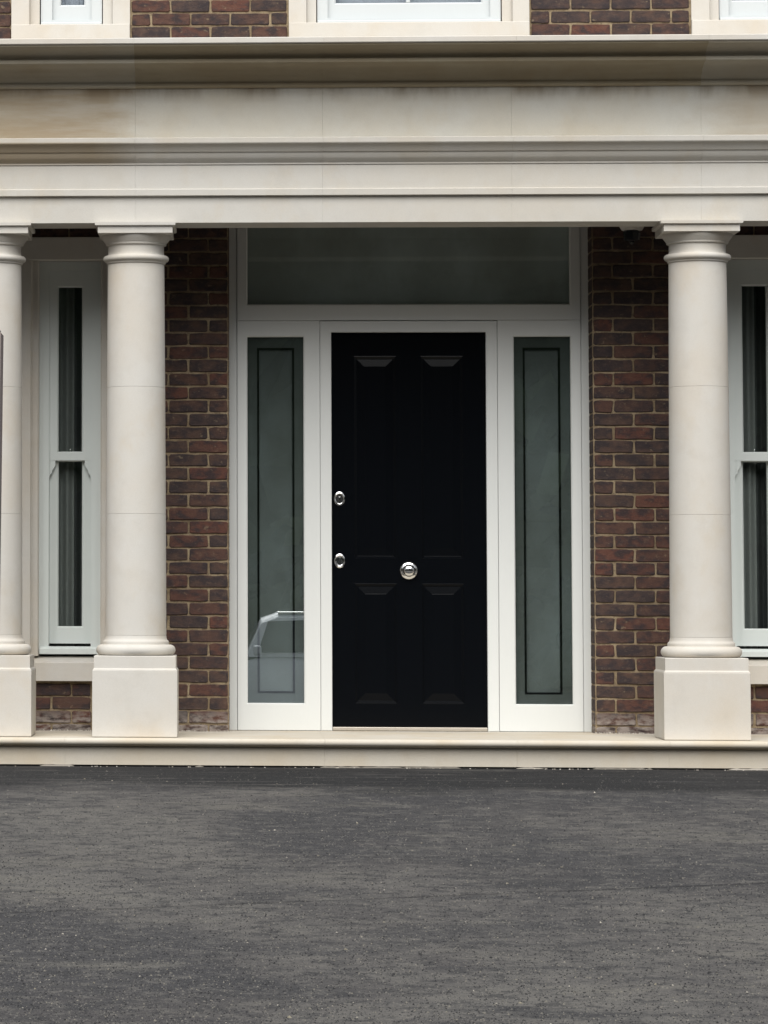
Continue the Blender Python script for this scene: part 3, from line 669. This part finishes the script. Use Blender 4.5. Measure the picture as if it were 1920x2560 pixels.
for s in (-1, 1):
    quad("side_window", [(s * .83, .84, 1.00), (s * .715, .72, 1.365), (s * .735, -.22, 1.40), (s * .84, -.22, 1.00)], CARG, car, 0.035, (s, 0, .35))
    quad("side_window", [(s * .84, -.30, 1.00), (s * .735, -.30, 1.40), (s * .725, -1.25, 1.385), (s * .83, -1.50, 1.00)], CARG, car, 0.035, (s, 0, .35))
    link("headlight", bm_mesh(box_bm(min(s * .45, s * .74), max(s * .45, s * .74), 1.93, 2.09, .60, .73, .03, 2)), LAMP, car)
    bm = box_bm(min(s * .88, s * 1.06), max(s * .88, s * 1.06), .80, .90, .97, 1.09, .03, 3); link("door_mirror", bm_mesh(bm), CARP, car)
    link("roof_rail", bm_mesh(box_bm(s * .70 - .018, s * .70 + .018, -1.4, .60, 1.462, 1.492, .008, 2)), CHROME, car)
    for y in (1.32, -1.35):
        wv_ = lathe_bm([(.0, 0), (.22, 0), (.31, .02), (.32, .06), (.32, .16), (.31, .20), (.22, .22), (.21, .20), (.0005, .19)], n=32)
        bmesh.ops.rotate(wv_, verts=wv_.verts, cent=(0, 0, 0), matrix=Matrix.Rotation(s * math.pi / 2, 3, 'Y')); bmesh.ops.translate(wv_, verts=wv_.verts, vec=(s * .68, y, .32))
        wh = link("wheel", bm_mesh(wv_), TYRE, car, 40)
        hv = lathe_bm([(.0, .205), (.20, .205), (.19, .225), (.05, .215), (.0005, .23)], n=24)
        bmesh.ops.rotate(hv, verts=hv.verts, cent=(0, 0, 0), matrix=Matrix.Rotation(s * math.pi / 2, 3, 'Y')); bmesh.ops.translate(hv, verts=hv.verts, vec=(s * .68, y, .32))
        link("rim", bm_mesh(hv), CHROME, wh, 40)
link("grille", bm_mesh(box_bm(-.42, .42, 2.03, 2.115, .42, .58, .015, 2)), TYRE, car)

# ------------------------------------------------------------------ wood across the road (fills the mirror images in the glass)
t = NT("leaves"); g = t.n('ShaderNodeNewGeometry')
t.col(t.ramp(g.outputs['Random Per Island'], [(0.0, (0.042, 0.062, 0.036)), (0.5, (0.075, 0.105, 0.060)), (1.0, (0.115, 0.150, 0.085))])); t.rough(0.7)
LEAF = t.m
r2 = random.Random(3); lv, lf = [], []
clumps = []
for k in range(420):
    x = r2.uniform(-75, 75); y = r2.uniform(-66, -50) + 0.0055 * x * x; top = 17.0 + 2.6 * math.sin(x * .21) + 1.6 * math.sin(x * .53 + 1) + r2.uniform(-1, 1)
    clumps.append((x, y, r2.uniform(0.5, 1.0) ** .7 * top, r2.uniform(1.6, 3.4)))
for k in range(140): q = r2.uniform(-75, 75); clumps.append((q, r2.uniform(-56, -50) + 0.0055 * q * q, r2.uniform(0, 4.5), r2.uniform(1.6, 2.8)))
for cx_, cy_, cz_, cr in clumps:
    for k in range(70):
        d = Vector((r2.gauss(0, 1), r2.gauss(0, 1), r2.gauss(0, 1))).normalized() * cr * r2.uniform(.55, 1.0) ** .5
        p = Vector((cx_, cy_, cz_ - 1.1)) + d; s_ = r2.uniform(.3, .75)
        a = Vector((r2.gauss(0, 1), r2.gauss(0, 1), r2.gauss(0, 1))).normalized(); b = a.orthogonal().normalized() * s_; a = a * s_
        n0 = len(lv); lv += [tuple(p - a - b * .5), tuple(p + a * .9 - b * .6), tuple(p + a + b * .5), tuple(p - a * .8 + b * .6)]; lf.append((n0, n0 + 1, n0 + 2, n0 + 3))
n0 = len(lv); NX, NZ = 60, 10                                 # the thicket behind the outer leaves
for j in range(NZ + 1):
    for i in range(NX + 1):
        x = -80 + 160 * i / NX; hgt = 14.5 + 2.4 * math.sin(x * .21) + 1.4 * math.sin(x * .53 + 1); zz = -1.5 + (hgt + 1.5) * j / NZ
        lv.append((x + r2.uniform(-.8, .8), -62 + 0.0055 * x * x + r2.uniform(-2.2, 2.2) - 0.25 * j, zz + r2.uniform(-.5, .5)))
for j in range(NZ):
    for i in range(NX):
        q = n0 + j * (NX + 1) + i; lf.append((q, q + 1, q + NX + 2, q + NX + 1))
wood = link("woodland", mesh(lv, lf), LEAF); wood["kind"] = "stuff"; wood["label"] = "dark green mass of trees mirrored in the door glass"; wood["category"] = "woodland"

# ------------------------------------------------------------------ loose grit and mortar crumbs
def bits(name, pts, mat, label, cat):
    v, f = [], []
    for (x, y, z, s) in pts:
        n0 = len(v); h = s * rnd.uniform(.35, .75)
        for k in range(5):
            a = k * 1.2566 + rnd.uniform(-.4, .4); q = s * rnd.uniform(.6, 1.1); v.append((x + q * math.cos(a), y + q * math.sin(a), z - .001))
        v.append((x + s * rnd.uniform(-.3, .3), y + s * rnd.uniform(-.3, .3), z + h)); v.append((x - s * .3, y - s * .2, z + h * .9))
        for k in range(5): f.append((n0 + k, n0 + (k + 1) % 5, n0 + (5 if k < 3 else 6)))
        f.append((n0 + 3, n0 + 6, n0 + 5)); f.append((n0, n0 + 5, n0 + 6))
    o = link(name, mesh(v, f), mat); o["kind"] = "stuff"; o["label"] = label; o["category"] = cat; return o
GRIT = mat_random_bits("grit", [(0.0, (0.012, 0.012, 0.013)), (0.30, (0.022, 0.022, 0.023)), (0.45, (0.060, 0.058, 0.055)), (0.70, (0.105, 0.10, 0.09)), (0.86, (0.16, 0.145, 0.11)), (0.96, (0.24, 0.215, 0.16)), (1.0, (0.44, 0.41, 0.35))])
pts = []
for k in range(900):
    y = -1.1 - 9.7 * rnd.random() ** 0.75; x = rnd.uniform(-2.6, 2.2); s = 0.004 + 0.006 * rnd.random() ** 3
    pts.append((x, y, gz(y), s))
bits("loose_grit", pts, GRIT, "pale and dark loose chippings scattered over the asphalt", "grit")
import numpy as np
rg = np.random.default_rng(5); N = 95000
yy = -1.06 - 9.4 * rg.random(N) ** 0.55; u = (yy + 1.0) / -9.0
xa, xb = -2.5 + 0.75 * u, 2.1 - 1.35 * u
xx = xa + (xb - xa) * rg.random(N); zz = -0.151 + 0.033 * (yy + 1.0)
sz = 0.0022 + 0.0042 * rg.random(N) ** 2
P = np.zeros((N, 5, 3)); ang = rg.random(N) * 6.28
for k in range(4):
    a_ = ang + k * 1.571 + rg.uniform(-.35, .35, N); q = sz * rg.uniform(.7, 1.2, N)
    P[:, k, 0] = xx + q * np.cos(a_); P[:, k, 1] = yy + q * np.sin(a_); P[:, k, 2] = zz - .0015
P[:, 4, 0] = xx + sz * rg.uniform(-.3, .3, N); P[:, 4, 1] = yy + sz * rg.uniform(-.3, .3, N); P[:, 4, 2] = zz + sz * rg.uniform(.35, .85, N)
base_i = (np.arange(N) * 5)[:, None]
T = np.concatenate([base_i + np.array([[k, (k + 1) % 4, 4]]) for k in range(4)], 1).reshape(-1)
am = bpy.data.meshes.new("m"); am.vertices.add(N * 5); am.vertices.foreach_set('co', P.reshape(-1)); nT = N * 4
am.loops.add(nT * 3); am.loops.foreach_set('vertex_index', T.astype(np.int32)); am.polygons.add(nT)
am.polygons.foreach_set('loop_start', (np.arange(nT) * 3).astype(np.int32)); am.update(calc_edges=True); am.validate()
AGG = mat_random_bits("aggregate", [(0.0, (0.006, 0.006, 0.007)), (0.30, (0.020, 0.020, 0.021)), (0.45, (0.050, 0.049, 0.048)), (0.72, (0.098, 0.094, 0.089)), (0.92, (0.135, 0.128, 0.114)), (0.992, (0.18, 0.166, 0.134)), (1.0, (0.38, 0.35, 0.30))])
ag = link("asphalt_stones", am, AGG, ground); ag["kind"] = "stuff"
CRUMB = mat_random_bits("mortar_crumb", [(0.0, (0.30, 0.26, 0.21)), (1.0, (0.60, 0.56, 0.50))])
pts = []
for k in range(150):
    x = rnd.choice((rnd.uniform(-1.4, -1.0), rnd.uniform(1.0, 1.3), rnd.uniform(-2.05, -1.72))); pts.append((x, rnd.uniform(-.03, -.004), 0.0, rnd.uniform(.003, .010)))
for k in range(110):
    pts.append((rnd.uniform(-2.4, 2.1), rnd.uniform(-1.03, -1.003), -0.1515, rnd.uniform(.003, .007)))
vD, fD = [], []
x = -2.5
while x < 2.3:
    L = rnd.uniform(.03, .30)
    if rnd.random() < .38:
        n = max(2, int(L / .02)); n0 = len(vD)
        for k in range(n + 1):
            xx = x + L * k / n; h = rnd.uniform(.004, .0085) if 0 < k < n else .001; yy = -1.003 - rnd.uniform(0, .006)
            vD += [(xx, yy, -.152), (xx, yy + .004, -.151 + h), (xx, -.975, -.151 + h)]
        for k in range(n):
            q = n0 + 3 * k; fD += [(q, q + 3, q + 4, q + 1), (q + 1, q + 4, q + 5, q + 2)]
    x += L
md = link("mortar_fillet", mesh(vD, fD), mat_random_bits("mortar_fillet", [(0.0, (0.16, 0.145, 0.12)), (1.0, (0.50, 0.46, 0.40))]), stp); md["kind"] = "stuff"
md.matrix_parent_inverse = Matrix.Translation(-Vector(stp.location))
bits("mortar_crumbs", pts, CRUMB, "whitish mortar crumbs along the wall foot and step foot", "crumbs")
